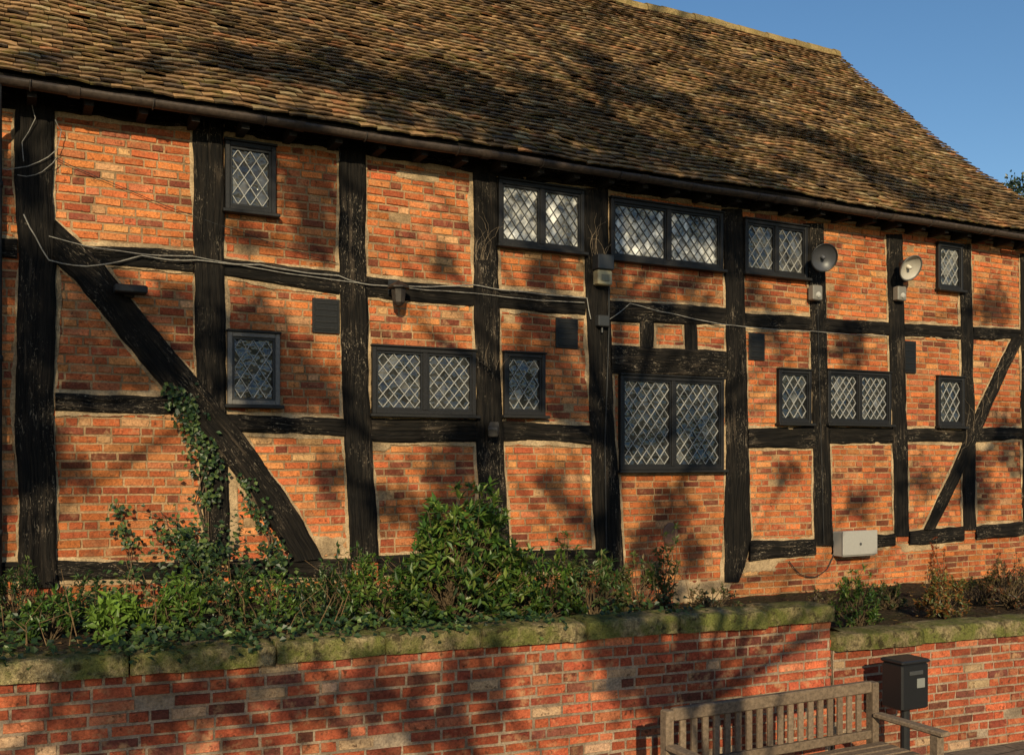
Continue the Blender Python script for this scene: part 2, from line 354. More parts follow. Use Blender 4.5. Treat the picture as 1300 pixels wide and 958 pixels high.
# windows --------------------------------------------------------
def clip(poly,x0,x1,z0,z1):
    for ax,val,keep in ((0,x0,1),(0,x1,-1),(1,z0,1),(1,z1,-1)):
        out=[]
        for i in range(len(poly)):
            p=poly[i];q=poly[(i+1)%len(poly)]; ip=(p[ax]-val)*keep>=0; iq=(q[ax]-val)*keep>=0
            if ip: out.append(p)
            if ip!=iq:
                t=(val-p[ax])/(q[ax]-p[ax]); out.append((p[0]+(q[0]-p[0])*t,p[1]+(q[1]-p[1])*t))
        poly=out
        if len(poly)<3: return []
    return poly
def segclip(p,q,x0,x1,z0,z1):
    t0,t1=0,1; dx=q[0]-p[0];dz=q[1]-p[1]
    for pp,qq in ((-dx,p[0]-x0),(dx,x1-p[0]),(-dz,p[1]-z0),(dz,z1-p[1])):
        if abs(pp)<1e-9:
            if qq<0: return None
        else:
            r=qq/pp
            if pp<0: t0=max(t0,r)
            else: t1=min(t1,r)
    if t1-t0<1e-4: return None
    return ((p[0]+dx*t0,p[1]+dz*t0),(p[0]+dx*t1,p[1]+dz*t1))
for wi,(X0,X1,Z0,Z1,n,tone,frc) in enumerate(wr):
    fr=MB();gl=MB();ld=MB()
    fc=(.012,.011,.011) if frc=='b' else (.13,.12,.11)
    o=.040
    fr.bbox((X0,-.050,Z0),(X0+o,.008,Z1),.004,fc); fr.bbox((X1-o,-.050,Z0),(X1,.008,Z1),.004,fc)
    fr.bbox((X0+o,-.048,Z1-o),(X1-o,.008,Z1),.004,fc); fr.bbox((X0+o,-.048,Z0),(X1-o,.008,Z0+o),.004,fc)
    fr.bbox((X0-.03,-.095,Z0-.032),(X1+.03,-.0,Z0-.001),.005,(.014,.013,.012))
    fr.bbox((X0-.01,-.07,Z1+.001),(X1+.01,-.0,Z1+.02),.004,(.012,.011,.010))
    iw=(X1-X0-2*o-(n-1)*.05)/n
    for k in range(n):
        a=X0+o+k*(iw+.05); b=a+iw; z0=Z0+o; z1=Z1-o
        if k>0: fr.bbox((a-.05,-.049,z0),(a,.008,z1),.004,fc)
        c=.022; cc=(.010,.010,.011) if frc=='b' else (.03,.03,.03)
        fr.box((a,-.032,z0),(a+c,.006,z1),cc);fr.box((b-c,-.032,z0),(b,.006,z1),cc);fr.box((a+c,-.031,z0),(b-c,.006,z0+c),cc);fr.box((a+c,-.031,z1-c),(b-c,.006,z1),cc)
        a+=c;b-=c;z0+=c;z1-=c; w=b-a;h=z1-z0
        nx=max(3,round(w/.112)); dx=w/nx; nyy=max(3,round(h/(dx*1.35))); dz=h/nyy
        yg=-.004
        for i in range(-1,nx*2+2):
            for j in range(-1,nyy*2+2):
                if (i+j)%2: continue
                cx=a+i*dx/2;cz=z0+j*dz/2
                po=clip([(cx-dx/2,cz),(cx,cz-dz/2),(cx+dx/2,cz),(cx,cz+dz/2)],a,b,z0,z1)
                if len(po)<3: continue
                tx=R.gauss(0,.05);tz=R.gauss(0,.05)
                base={'d':.014,'m':.08,'l':.32}[tone]*R.uniform(.3,1.6)
                if tone=='d' and R.random()<.12: base*=4
                gl.add([(x,yg-tx*(x-cx)-tz*(z-cz),z) for x,z in po],[tuple(range(len(po)))],(base,base*.97,base*.90))
        K=nx+nyy+2
        for q in range(-K,K*2):
            for sg in (1,-1):
                p0=(a+q*dx,z0); p1=(p0[0]+sg*dx*nyy*1.0,z0+dz*nyy)
                sgm=segclip((p0[0]+dx/2,p0[1]),(p1[0]+dx/2,p1[1]),a,b,z0,z1)
                if not sgm: continue
                u=Vector(sgm[0]);v=Vector(sgm[1]);dr=(v-u).normalized();pr=Vector((-dr.y,dr.x))*.0042
                vs=[]
                for p in (u,v):
                    for e,dd in ((-1,.0),(-.55,.009),(.55,.009),(1,.0)):
                        x=p.x+pr.x*e;z=p.y+pr.y*e; vs.append((x,yg-.004-dd+(.0008*sg),z))
                ld.add(vs,[(0,1,5,4),(1,2,6,5),(2,3,7,6)],(.33,.32,.30) if tone!='l' else (.06,.06,.06))
    we=empty('window_%d'%(wi+1)); we.parent=house
    fr.obj('window_frame_%d'%(wi+1),PAINT,we); gl.obj('window_glass_%d'%(wi+1),GLASS,we); ld.obj('window_leading_%d'%(wi+1),LEAD,we)
# roof -----------------------------------------------------------
RX0,RX1=-3.3,13.25
def sag(x,s): return -.09*math.sin(math.pi*min(1,max(0,s/SLEN)))+.045*nz(x*.45,s*.6,2)+.016*nz(x*1.7,s*1.9,5)
def roofp(x,s,h):
    return Vector((x,0,0))+EAVE+SU*s+SN*(h+sag(x,s))
TP=[((.25,.140,.064),5),((.31,.178,.080),5),((.185,.110,.056),4),((.37,.22,.10),3),((.10,.066,.042),2.2),((.37,.165,.070),1.2),((.33,.235,.12),1.6)]
mb=MB(); ga=.102; j=0
while j*ga<SLEN-.05:
    s0=j*ga; x=RX0-(j%2)*.083+R.uniform(-.01,.01); rk=R.uniform(.88,1.1)
    while x<RX1:
        w=.163*R.uniform(.96,1.03); a=max(x,RX0+R.uniform(0,.012)); b=min(x+w-.005,RX1+R.uniform(-.015,.01)); x+=w
        if b-a<.03: continue
        so=R.gauss(0,.005)+.014*nz(x*1.6,s0*2,7); hl=.038+R.uniform(-.004,.008)+(.014 if R.random()<.04 else 0); tw=R.gauss(0,.0045); c=pick(TP); k=R.uniform(.72,1.22)*rk; c=tuple(q*k for q in c)
        if R.random()<.02: so-=.025
        L=.155; m=(a+b)/2; cam=.005; sk=R.gauss(0,.0035)
        vs=[roofp(a,s0+so-sk,hl-tw),roofp(m,s0+so,hl+cam),roofp(b,s0+so+sk,hl+tw),
            roofp(a,s0+L,.006),roofp(m,s0+L,.006+cam),roofp(b,s0+L,.006)]
        mb.add(vs,[(0,1,4,3),(1,2,5,4)],c)
        e1=tuple(q*.34 for q in c)  # edges darkened in colour to draw the shadow line of each course
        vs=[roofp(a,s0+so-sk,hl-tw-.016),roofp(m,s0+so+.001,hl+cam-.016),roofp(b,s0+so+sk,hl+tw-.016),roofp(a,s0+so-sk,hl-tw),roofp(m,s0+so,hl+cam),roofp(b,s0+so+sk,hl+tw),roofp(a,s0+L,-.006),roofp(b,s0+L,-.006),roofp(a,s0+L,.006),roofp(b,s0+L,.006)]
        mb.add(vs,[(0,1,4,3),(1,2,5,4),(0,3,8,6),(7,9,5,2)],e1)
    j+=1
for jj in range(0,60,1):
    s0=SLEN-jj*ga; s1=s0-ga
    if s1<0: break
    for xx in range(8):
        xa=lerp(RX0,RX1,xx/8);xb=lerp(RX0,RX1,(xx+1)/8); q=[]
        for x,s,h in ((xa,s0,.012),(xb,s0,.012),(xb,s1,.034),(xa,s1,.034)):
            p=roofp(x,s,h); p.y=8.4-p.y; q.append(p)
        q2=[Vector(q[2])-Vector((0,0,.016)),Vector(q[3])-Vector((0,0,.016))]
        mb.add(q+q2,[(0,3,2,1),(2,3,5,4)],pick(TP))
mb.obj('roof_tiles',TILE,house)
mb=MB()
x=RX0
while x<RX1:
    L=min(.31,RX1-x); k=R.uniform(.7,1.1); dz=R.uniform(-.008,.008); dr=R.uniform(-.012,.012)
    vs=[]
    for e,rr in ((0,.128),(L-.004,.122)):
        for q in range(9):
            an=math.radians(-10+200*q/8); pp=roofp(x+e,SLEN,0)
            vs.append((x+e,4.2+math.cos(an)*rr+dr,pp.z-.055+math.sin(an)*rr+dz))
    fs=[(i,i+1,i+10,i+9) for i in range(8)]+[tuple(range(9)),tuple(range(17,8,-1))]
    mb.add(vs,fs,(.27*k,.19*k,.08*k)); x+=L
mb.obj('ridge_tiles',TILE,house)
mb=MB()
nseg=30
vs=[];fs=[]
for i in range(nseg+1):
    x=lerp(RX0+.03,RX1-.03,i/nseg)
    for s in range(9): vs.append(roofp(x,SLEN*s/8*.995+.03,-.02))
    for s in range(9): vs.append(roofp(x,SLEN*s/8*.995+.03,-.075))
for i in range(nseg):
    for s in range(8):
        a=i*18+s; fs.append((a,a+1,a+19,a+18)); a+=9; fs.append((a,a+18,a+19,a+1))
    fs.append((i*18,i*18+18,i*18+27,i*18+9))
for e in (0,nseg):
    for s in range(8): a=e*18+s; fs.append((a,a+1,a+10,a+9))
mb.add(vs,fs,(.03,.024,.02)); mb.obj('roof_deck',WOOD,house)
mb=MB()
x=XL+.2
while x<XR:
    mb.box((x,-.27,3.80),(x+.07,.02,3.88),(.02,.017,.015)); x+=.42
mb.obj('rafter_feet',WOOD,house)
GY,GZ=-.335,3.895
mb=MB(); vs=[];fs=[];n=90
for i in range(n+1):
    x=lerp(RX0,RX1-.02,i/n); dz=.014*nz(x*.8,1,1)
    for r in (.060,.052):
        for q in range(9):
            an=math.pi+math.pi*q/8; vs.append((x,GY+math.cos(an)*r,GZ+dz+math.sin(an)*r))
for i in range(n):
    for q in range(8):
        a=i*18+q; fs.append((a,a+18,a+19,a+1)); a+=9; fs.append((a,a+1,a+19,a+18))
    fs.append((i*18,i*18+9,i*18+27,i*18+18)); fs.append((i*18+8,i*18+26,i*18+35,i*18+17))
fs.append(tuple(range(9))); fs.append(tuple(n*18+q for q in range(9)))
mb.add(vs,fs,(.048,.033,.024))
x=-2.6
while x<RX1-.3:
    pts=[(x,GY+math.cos(math.pi+math.pi*q/8)*.066,GZ+.014*nz(x*.8,1,1)+math.sin(math.pi+math.pi*q/8)*.066) for q in range(9)]
    mb.tube(pts,.009,4,(.035,.026,.02)); x+=.92
x=-1.4
while x<RX1-.3:
    dz=.014*nz(x*.8,1,1)
    vs=[]
    for e in (0,.09):
        for q in range(9):
            an=math.pi+math.pi*q/8; vs.append((x+e,GY+math.cos(an)*.070,GZ+dz+math.sin(an)*.070))
    mb.add(vs,[(i,i+9,i+10,i+1) for i in range(8)],(.045,.03,.022)); x+=1.83
mb.obj('gutter',METAL,house,True)
mb=MB(); p=fac(1,300)[0]-.02
mb.tube([(p,GY,GZ-.05),(p,GY,GZ-.16),(p,-.1,GZ-.36),(p,-.075,GZ-.5),(p,-.075,-.5)],.03,10,(.02,.02,.02))
for z in (.3,1.7,3.1): mb.tube([(p,-.075,z),(p,-.075,z+.05)],.038,10,(.02,.02,.02))
mb.obj('downpipe',METAL,house,True)
# cables ---------------------------------------------------------
def fp(px,py,d): 
    p=onY(px,py,-d); return p
mb=MB()
def cable(L,r,c,d=.05,wob=.008):
    pts=[]
    P=[fp(a,b,d) for a,b in L]
    for i in range(len(P)-1):
        n=max(2,int((P[i+1]-P[i]).length/.08))
        for k in range(n):
            q=P[i].lerp(P[i+1],k/n); s=len(pts); sg=math.sin(math.pi*k/n)*.012
            pts.append(q+Vector((0,wob*.5*nz(s*.4,r*900,1),wob*nz(s*.3,r*900,7)-sg)))
    pts.append(P[-1]); mb.tube(pts,r,5,c)
G1=(.24,.22,.19);K1=(.02,.02,.02)
cable([(30,272),(45,300),(62,330),(110,338),(180,325),(250,330),(330,336),(430,350),(470,362),(600,362),(745,378),(750,405)],.0055,G1,.06)
cable([(62,300),(150,318),(245,325),(430,356),(600,372),(742,384)],.004,G1,.055)
cable([(0,214),(20,213),(50,205),(72,190),(78,165),(70,152)],.0035,G1,.07)
cable([(22,222),(45,222),(62,212),(72,200)],.003,G1,.07)
cable([(30,205),(28,180),(45,150),(40,130)],.0035,G1,.07)
cable([(774,405),(800,385),(920,412),(1030,420),(1125,426)],.0045,G1,.055)
cable([(70,200),(160,240),(250,275),(430,335)],.003,K1,.03)
cable([(1038,385),(1040,470),(1046,690)],.004,K1,.06)
cable([(773,330),(773,420),(768,560),(770,700)],.007,K1,.065)
cable([(1060,700),(1050,722),(1035,732),(1015,728),(1002,712)],.006,K1,.03)
cable([(1165,282),(1230,296),(1320,296)],.005,K1,.3)
cable([(424,170),(432,195),(430,205)],.005,K1,.06)
mb.obj('cables',METAL,house)
mb=MB()
def vine(px,py,n,up=1,seed=0,d=.045,r=.0028,sp=.5):
    p=fp(px,py,d); rr=random.Random(seed); a=math.pi/2*up+rr.uniform(-.3,.3); pts=[p.copy()]
    for i in range(n):
        a+=rr.gauss(0,.34); a=lerp(a,math.pi/2*up,.12); p=p+Vector((math.cos(a)*.04*sp*1.6,rr.uniform(-.004,.004),math.sin(a)*.04)); p.y=min(-d+.01,max(-d-.03,p.y)); pts.append(p.copy())
    mb.tube(pts,[r*(1-.7*i/n) for i in range(n+1)],4,(.2,.15,.10))
for k in range(7): vine(614+R.uniform(-12,12),330,int(R.uniform(9,17)),1,k)
for k in range(7): vine(760+R.uniform(-12,10),325,int(R.uniform(9,15)),1,20+k)
for k in range(10): vine(1176+k*10,655-k*18,int(R.uniform(8,20)),1,40+k,.055,.0028)
for k in range(4): vine(630+R.uniform(-18,6),470,int(R.uniform(5,10)),1,60+k)
mb.obj('bare_climber_stems',BARK,house)
# ---------------------------------------------------------------- fittings
def facing(loc,dirv):
    q=Vector(dirv).to_track_quat('Z','Y'); return Matrix.Translation(loc)@q.to_matrix().to_4x4()
def flood(px,py,pir,facev,glass,shell):
    e=empty('floodlight'); c=onY(px,py,-.30); M=facing(c,facev)
    b=MB(); b.lathe([(.0,-.16),(.05,-.16),(.06,-.11),(.11,-.07),(.15,-.015),(.162,.0),(.168,.012),(.158,.018),(.148,.004)],28,M,shell); b.obj('lamp_housing',PLAST,e,True)
    g=MB(); g.lathe([(.148,.004),(.12,-.02),(.07,-.045),(.03,-.05),(0.0005,-.05)],28,M,glass); g.lathe([(.0005,.01),(.02,.005),(.025,-.05)],12,M,tuple(x*1.5 for x in glass)); g.obj('reflector',PLAST,e,True)
    a=MB(); w=onY(px-8,py+14,-.03); back=M@Vector((0,0,-.12)); a.tube([w,w+Vector((0,-.1,0)),back],.016,8,(.03,.03,.03)); a.tube([w+Vector((0,.02,0)),w+Vector((0,-.02,0))],.045,12,(.03,.03,.03)); a.obj('bracket',METAL,e,True)
    p=onY(pir[0],pir[1],-.08); s=MB(); s.bbox((p.x-.075,-.13,p.z-.09),(p.x+.075,-.035,p.z+.09),.012,(.17,.155,.13)); s.lathe([(.0005,.03),(.028,.022),(.04,0)],14,facing(Vector((p.x,-.13,p.z-.03)),(0,-1,-.3)),(.4,.38,.34)); s.obj('motion_sensor',PLAST,e)
flood(1046,327,(1035,372),(-.35,-1,-.35),(.05,.05,.055),(.012,.012,.012))
flood(1156,340,(1142,373),(-.05,-1,-.55),(.40,.36,.30),(.10,.095,.085))
e=empty('alarm_box'); a=onY(763,344,-.06)
b=MB(); b.bbox((a.x-.10,-.17,a.z+.0),(a.x+.10,-.04,a.z+.16),.01,(.03,.03,.03)); b.bbox((a.x-.09,-.15,a.z-.16),(a.x+.09,-.04,a.z-.002),.012,(.36,.30,.17)); b.bbox((a.x-.05,-.156,a.z-.12),(a.x+.05,-.149,a.z-.05),.003,(.2,.17,.1)); b.obj('alarm_housing',PLAST,e)
e=empty('wall_lantern'); a=onY(500,372,-.03)
b=MB(); b.tube([(a.x,-.02,a.z+.08),(a.x,-.12,a.z+.09),(a.x,-.16,a.z+.04)],.012,8,(.02,.02,.02)); b.lathe([(.005,.06),(.11,.0),(.11,-.015),(.075,-.02),(.06,-.15),(.03,-.18),(.0005,-.19)],8,Matrix.Translation((a.x,-.16,a.z+.04)),(.035,.026,.02)); b.bbox((a.x-.06,-.045,a.z-.02),(a.x+.06,-.02,a.z+.13),.006,(.02,.02,.02)); b.obj('lantern_body',METAL,e)
e=empty('wall_spotlight'); a=onY(165,369,-.1); b=MB(); b.bbox((a.x-.13,-.22,a.z-.03),(a.x+.13,-.06,a.z+.035),.01,(.02,.02,.02)); b.bbox((a.x-.04,-.07,a.z-.05),(a.x+.04,.0,a.z+.05),.006,(.02,.02,.02)); b.obj('spotlight_body',METAL,e)
e=empty('meter_box'); x0,z1=fac(1056,674);x1,z0=fac(1098,703)
b=MB(); b.bbox((x0,-.18,z0),(x1,-.0,z1),.01,(.30,.28,.25)); b.bbox((x0-.01,-.195,z0+.02),(x1+.01,-.178,z1+.012),.006,(.33,.31,.28)); b.tube([((x0+x1)/2,-.2,(z0+z1)/2),((x0+x1)/2,-.193,(z0+z1)/2)],.018,10,(.05,.05,.05)); b.obj('box_housing',PLAST,e)
e=empty('junction_box'); a=onY(763,408,-.05); b=MB(); b.bbox((a.x-.07,-.12,a.z-.06),(a.x+.07,-.03,a.z+.06),.01,(.03,.03,.03)); b.tube([(a.x,-.07,a.z-.06),(a.x,-.07,a.z-.12)],.012,8,(.03,.03,.03)); b.obj('junction_housing',PLAST,e)
e=empty('security_camera'); a=onY(625,545,-.1); b=MB(); b.tube([(a.x,-.02,a.z+.02),(a.x,-.1,a.z+.02)],.015,8,(.03,.03,.03)); b.bbox((-.05,-.05,-.09),(.05,.05,.09),.012,(.05,.045,.04),facing(Vector((a.x,-.13,a.z)),(-.6,-1,-.5))); b.obj('camera_body',METAL,e)
# ---------------------------------------------------------------- retaining wall
ZU,ZL=-.21,-.46
A=onZ(0,842,ZU);B=onZ(1061,768,ZU);C=onZ(1061,808,ZL);Dp=onZ(1300,788,ZL)
rw=empty('retaining_wall'); PV=-1.5
RP=[((.37,.088,.040),5),((.30,.068,.033),4),((.42,.135,.065),2),((.23,.056,.032),3),((.15,.050,.034),2),((.42,.27,.16),.6)]
bw=MB();core=MB();cop=MB()
def wallrun(P,Q,zt,ext0,ext1,th=.34):
    P=Vector((P.x,P.y,0));Q=Vector((Q.x,Q.y,0)); u=(Q-P).normalized(); P=P-u*ext0; Q=Q+u*ext1; L=(Q-P).length; n=Vector((u.y,-u.x,0))
    mp=lambda a,v,d: P+u*a+n*(d-.045)+Vector((0,0,v))
    brickwall(bw,0,L,PV,zt-.125,mp,(),RP,.072,.012,lambda u_,v_:1+.5*nz(u_*1.1,v_*2,4))
    mp2=lambda a,v,d: P+u*(L+d)+n*(-.045-a)+Vector((0,0,v)); brickwall(bw,0,th-.08,PV,zt-.125,mp2,(),RP)
    q=[mp(0,PV,-.01),mp(L-.01,PV,-.01),mp(L-.01,PV,-.01)-n*(th-.1),mp(0,PV,-.01)-n*(th-.1)]
    h=Vector((0,0,zt-.122-PV)); core.add(q+[p+h for p in q],[(0,1,5,4),(1,2,6,5),(2,3,7,6),(3,0,4,7),(4,5,6,7)])
    a=0
    while a<L:
        l=min(R.uniform(.5,.95),L-a)
        if L-a-l<.3: l=L-a
        k=R.uniform(.75,1.2); dz=R.uniform(-.009,.009); dn=R.uniform(-.012,.012); m=max(4,int(l/.04)); vs=[];fs=[]; tl=R.gauss(0,.008)
        prof=[(0,-.125),(.0,-.10),(.0,-.065),(.0,-.03),(-.006,-.012),(-.02,-.002),(-.06,0),(-.12,.003),(-.19,.003),(-.26,.002),(-th+.02,-.002),(-th+.004,-.014),(-th,-.04),(-th,-.12)]
        for i in range(m+1):
            aa=a+.005+(l-.010)*i/m; ed=.014 if i in(0,m) else 0
            for (o,z) in prof:
                w=.010*nz(aa*4,o*9,z*9+1)+.007*nz(aa*17,o*30,z*30)
                vs.append(P+u*aa+n*(o*(1-ed)+dn+w-(ed*.5 if o>-.1 else 0))+Vector((0,0,zt+z+dz+w+tl*(i/m-.5)-ed*.5*(z>-.05))))
        c=len(prof)
        for i in range(m):
            for q_ in range(c-1): fs.append((i*c+q_,(i+1)*c+q_,(i+1)*c+q_+1,i*c+q_+1))
        fs.append(tuple(range(c)));fs.append(tuple(m*c+q_ for q_ in range(c-1,-1,-1)))
        cop.add(vs,fs,(k,k,k*.97)); a+=l
    return P,Q,u,n
r1=wallrun(A,B,ZU,4,0); r2=wallrun(C,Dp,ZL,-.02,8)
bw.obj('wall_bricks',BRICK,rw); core.obj('wall_core',WMORT,rw); cop.obj('coping_stones',STONE,rw,True)
# ---------------------------------------------------------------- soil bed
def sm(a,b,x): t=max(0,min(1,(x-a)/(b-a))); return t*t*(3-2*t)
def wallY(x):
    P,Q,u,n=r1 if x<B.x else r2
    return P.y+(x-P.x)*u.y/u.x
def soilz(x,y):
    t=max(0,min(1,y/wallY(x))); f=lerp(-.36,-.68,sm(3.5,6.8,x)); w=lerp(-.27,-.56,sm(5.3,6.3,x))
    return lerp(f,w,t)+.035*nz(x*2,y*2,1)+.012*nz(x*8,y*8,1)
mb=MB(); nx_,ny_=170,26; vs=[];fs=[]
for i in range(nx_+1):
    x=lerp(-3,14,i/nx_)
    for k in range(ny_+1):
        y=lerp(.0,wallY(x)+.12,k/ny_); vs.append((x,y,soilz(x,y)))
for i in range(nx_):
    for k in range(ny_): a=i*(ny_+1)+k; fs.append((a,a+1,a+ny_+2,a+ny_+1))
mb.add(vs,fs); mb.obj('soil_bed',SOIL,None,True)
mb=MB(); mb.add([(-400,-400,-1.51),(400,-400,-1.51),(400,400,-1.51),(-400,400,-1.51)],[(0,1,2,3)]); mb.obj('ground',GRASS)
mb=MB(); mb.add([(-14,-12.2,PV),(20,-12.2,PV),(20,-2.9,PV),(-14,-2.9,PV)],[(0,1,2,3)]); mb.obj('pavement',PAVE)
# ---------------------------------------------------------------- plants
GR=[(.045,.10,.016),(.07,.13,.02),(.10,.17,.026),(.020,.05,.012),(.15,.19,.035)]
IV=[(.032,.066,.018),(.06,.10,.024),(.10,.14,.034),(.015,.035,.012),(.02,.045,.015)]
def rcol(p,k=.3): c=R.choice(p); m=R.uniform(1-k,1+k); return tuple(x*m for x in c)
def rdir(zb=0): 
    v=Vector((R.gauss(0,1),R.gauss(0,1),R.gauss(0,1)+zb)); return v.normalized()
def shrub(name,px,py,h,w,tips=90,ll=.09,pal=GR,soil=True,whorl=9,lean=0):
    g=onZ(px,py,-.33 if px<1000 else -.6); base=Vector((g.x,g.y,soilz(g.x,g.y)-.02)); e=empty(name); lf=MB();st=MB(); sd=R.uniform(0,99)
    for i in range(tips):
        a=R.uniform(0,2*math.pi); el=R.uniform(.05,1)**.8; rr=(R.uniform(.45,1)**.5)*(1+.45*nz(math.cos(a)*1.5,math.sin(a)*1.5,sd+el*2))
        top=base+Vector((math.cos(a)*w/2*rr*math.sqrt(max(.08,1-el**2.2*.8)),math.sin(a)*w/2*rr*math.sqrt(max(.08,1-el**2.2*.8)),h*el*R.uniform(.8,1.12)*(1+.25*nz(math.cos(a)*2,math.sin(a)*2,sd))))
        mid=base.lerp(top,.5)+Vector((R.gauss(0,.04),R.gauss(0,.04),.03)); st.tube([base+Vector((R.gauss(0,.03),R.gauss(0,.03),0)),mid,top],[.006,.004,.002],4,(.10,.07,.04))
        ax=((top-mid).normalized()+Vector((0,0,.5))).normalized(); dk=lerp(.5,1.15,el)  # shade painted into leaf colour: low leaves darker, top leaves brighter
        for lv in range(2):
            q=mid.lerp(top,1-lv*.35)
            for k in range(whorl):
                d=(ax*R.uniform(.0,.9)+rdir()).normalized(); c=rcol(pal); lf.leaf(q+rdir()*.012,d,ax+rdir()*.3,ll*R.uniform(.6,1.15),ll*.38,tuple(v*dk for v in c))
    st.obj('stems',BARK,e); lf.obj('foliage',LEAF,e); return e
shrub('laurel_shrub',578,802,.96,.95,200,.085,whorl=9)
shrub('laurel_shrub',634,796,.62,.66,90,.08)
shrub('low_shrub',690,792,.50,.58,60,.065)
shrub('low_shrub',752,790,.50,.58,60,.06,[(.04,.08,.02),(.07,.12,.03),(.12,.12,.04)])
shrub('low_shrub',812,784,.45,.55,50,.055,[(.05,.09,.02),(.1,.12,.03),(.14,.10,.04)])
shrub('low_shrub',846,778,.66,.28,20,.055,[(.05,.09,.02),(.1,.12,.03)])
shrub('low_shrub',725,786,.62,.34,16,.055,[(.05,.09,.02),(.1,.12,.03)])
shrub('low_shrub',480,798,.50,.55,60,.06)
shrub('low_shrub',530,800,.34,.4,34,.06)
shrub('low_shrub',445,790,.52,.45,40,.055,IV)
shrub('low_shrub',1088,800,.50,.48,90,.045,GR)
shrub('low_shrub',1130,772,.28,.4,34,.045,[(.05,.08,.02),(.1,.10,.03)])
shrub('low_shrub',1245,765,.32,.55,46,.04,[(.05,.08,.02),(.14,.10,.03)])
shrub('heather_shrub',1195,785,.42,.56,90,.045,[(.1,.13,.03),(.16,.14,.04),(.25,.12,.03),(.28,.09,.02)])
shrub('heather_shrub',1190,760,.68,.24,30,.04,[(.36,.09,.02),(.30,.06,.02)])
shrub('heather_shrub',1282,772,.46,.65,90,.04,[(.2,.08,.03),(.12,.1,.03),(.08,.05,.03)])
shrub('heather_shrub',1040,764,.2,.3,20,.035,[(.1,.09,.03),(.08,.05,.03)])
shrub('weed_clump',60,815,.34,.45,40,.06,[(.06,.13,.02),(.11,.19,.03),(.03,.06,.015)])
shrub('weed_clump',150,818,.30,.42,36,.09,[(.15,.24,.035),(.12,.20,.03)])
shrub('weed_clump',105,800,.42,.45,34,.05,IV)
shrub('weed_clump',20,790,.42,.5,46,.05,IV)
shrub('weed_clump',345,800,.40,.45,40,.05,[(.08,.15,.02),(.12,.20,.03),(.03,.06,.015)])
shrub('weed_clump',410,795,.42,.5,46,.05,IV)
shrub('weed_clump',225,808,.38,.4,32,.075,[(.11,.18,.03),(.07,.13,.02)])
shrub('weed_clump',290,800,.40,.45,36,.055,IV)
shrub('weed_clump',905,775,.22,.5,34,.04,[(.08,.09,.03),(.15,.09,.04)])
mb=MB()
for k in range(90):
    x=R.uniform(-.6,5.0); y=R.uniform(wallY(x)+.35,-.1); z=soilz(x,y); h=R.uniform(.2,.5); p=Vector((x,y,z)); mb.tube([p,p+Vector((R.gauss(0,.05),R.gauss(0,.05),h*.6)),p+Vector((R.gauss(0,.12),R.gauss(0,.1),h))],[.004,.003,.0015],4,(.16,.10,.05))
mb.obj('dry_plant_stems',BARK)
iv=MB(); ivs=MB()
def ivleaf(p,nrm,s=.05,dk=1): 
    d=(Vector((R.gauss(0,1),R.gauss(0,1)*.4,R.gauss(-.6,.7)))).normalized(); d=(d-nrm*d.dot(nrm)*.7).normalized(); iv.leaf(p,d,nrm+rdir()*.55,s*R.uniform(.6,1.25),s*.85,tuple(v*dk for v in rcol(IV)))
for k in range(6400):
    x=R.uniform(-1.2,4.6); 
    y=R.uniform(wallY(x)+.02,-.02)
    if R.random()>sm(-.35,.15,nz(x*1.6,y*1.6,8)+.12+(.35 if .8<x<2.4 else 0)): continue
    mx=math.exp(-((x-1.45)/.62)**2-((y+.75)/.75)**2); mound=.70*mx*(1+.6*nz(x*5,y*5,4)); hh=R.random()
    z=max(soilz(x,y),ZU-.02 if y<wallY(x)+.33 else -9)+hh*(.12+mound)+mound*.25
    ivleaf(Vector((x,y,z)),Vector((0,-.35,1)).normalized(),.05,lerp(.6,1.15,hh))  # deep ivy leaves tinted darker as painted shade, top ones lighter as if sunlit
for k in range(900):
    x=R.uniform(.0,3.4); y=wallY(x)+R.uniform(-.02,.33)
    if nz(x*2.2,3,3)<.0: continue
    ivleaf(Vector((x,y,ZU+R.uniform(0,.04)-(0.09*R.random() if y<wallY(x)+.01 else 0))),Vector((0,-.3,1)).normalized(),.045)
def climb(L,wd,n,dd=.06,sr=.006,ns=4):
    P=[fp(a,b,dd) for a,b in L]; 
    for q in range(ns):
        pts=[p+Vector((R.gauss(0,wd*.35),-.0,R.gauss(0,.02))) for p in P]; ivs.tube(pts,[sr]*len(pts),4,(.12,.08,.05))
    for k in range(n):
        t=R.random()*(len(P)-1); i=int(t); p=P[i].lerp(P[i+1],t-i)
        if nz(p.x*6,p.z*6,t*3)<-.18: continue
        p=p+Vector((R.gauss(0,wd*.55),-abs(R.gauss(0,.035)),R.gauss(0,.03))); ivleaf(p,Vector((0,-1,.3)).normalized(),.046)
climb([(222,490),(240,530),(262,590),(266,640),(268,700),(255,750)],.13,760)
climb([(305,600),(322,640),(340,680),(352,720)],.10,240)
climb([(150,640),(158,680),(175,740)],.07,130,.06,.003,2)
climb([(195,650),(215,665),(250,700),(240,750)],.18,400,.1,.003,3)
climb([(640,640),(635,665),(628,700)],.05,40,.06,.003,2)
e=empty('ivy'); iv.obj('ivy_leaves',LEAF,e); ivs.obj('ivy_stems',BARK,e)
mb=MB()
for k in range(1500):
    x=R.uniform(-1,13); y=R.uniform(wallY(x)+.3,-.03); mb.leaf(Vector((x,y,soilz(x,y)+.008)),Vector((R.gauss(0,1),R.gauss(0,1),.1)),Vector((R.gauss(0,.3),R.gauss(0,.3),1)),R.uniform(.03,.06),.03,rcol([(.2,.1,.04),(.12,.07,.03),(.25,.15,.05)]))
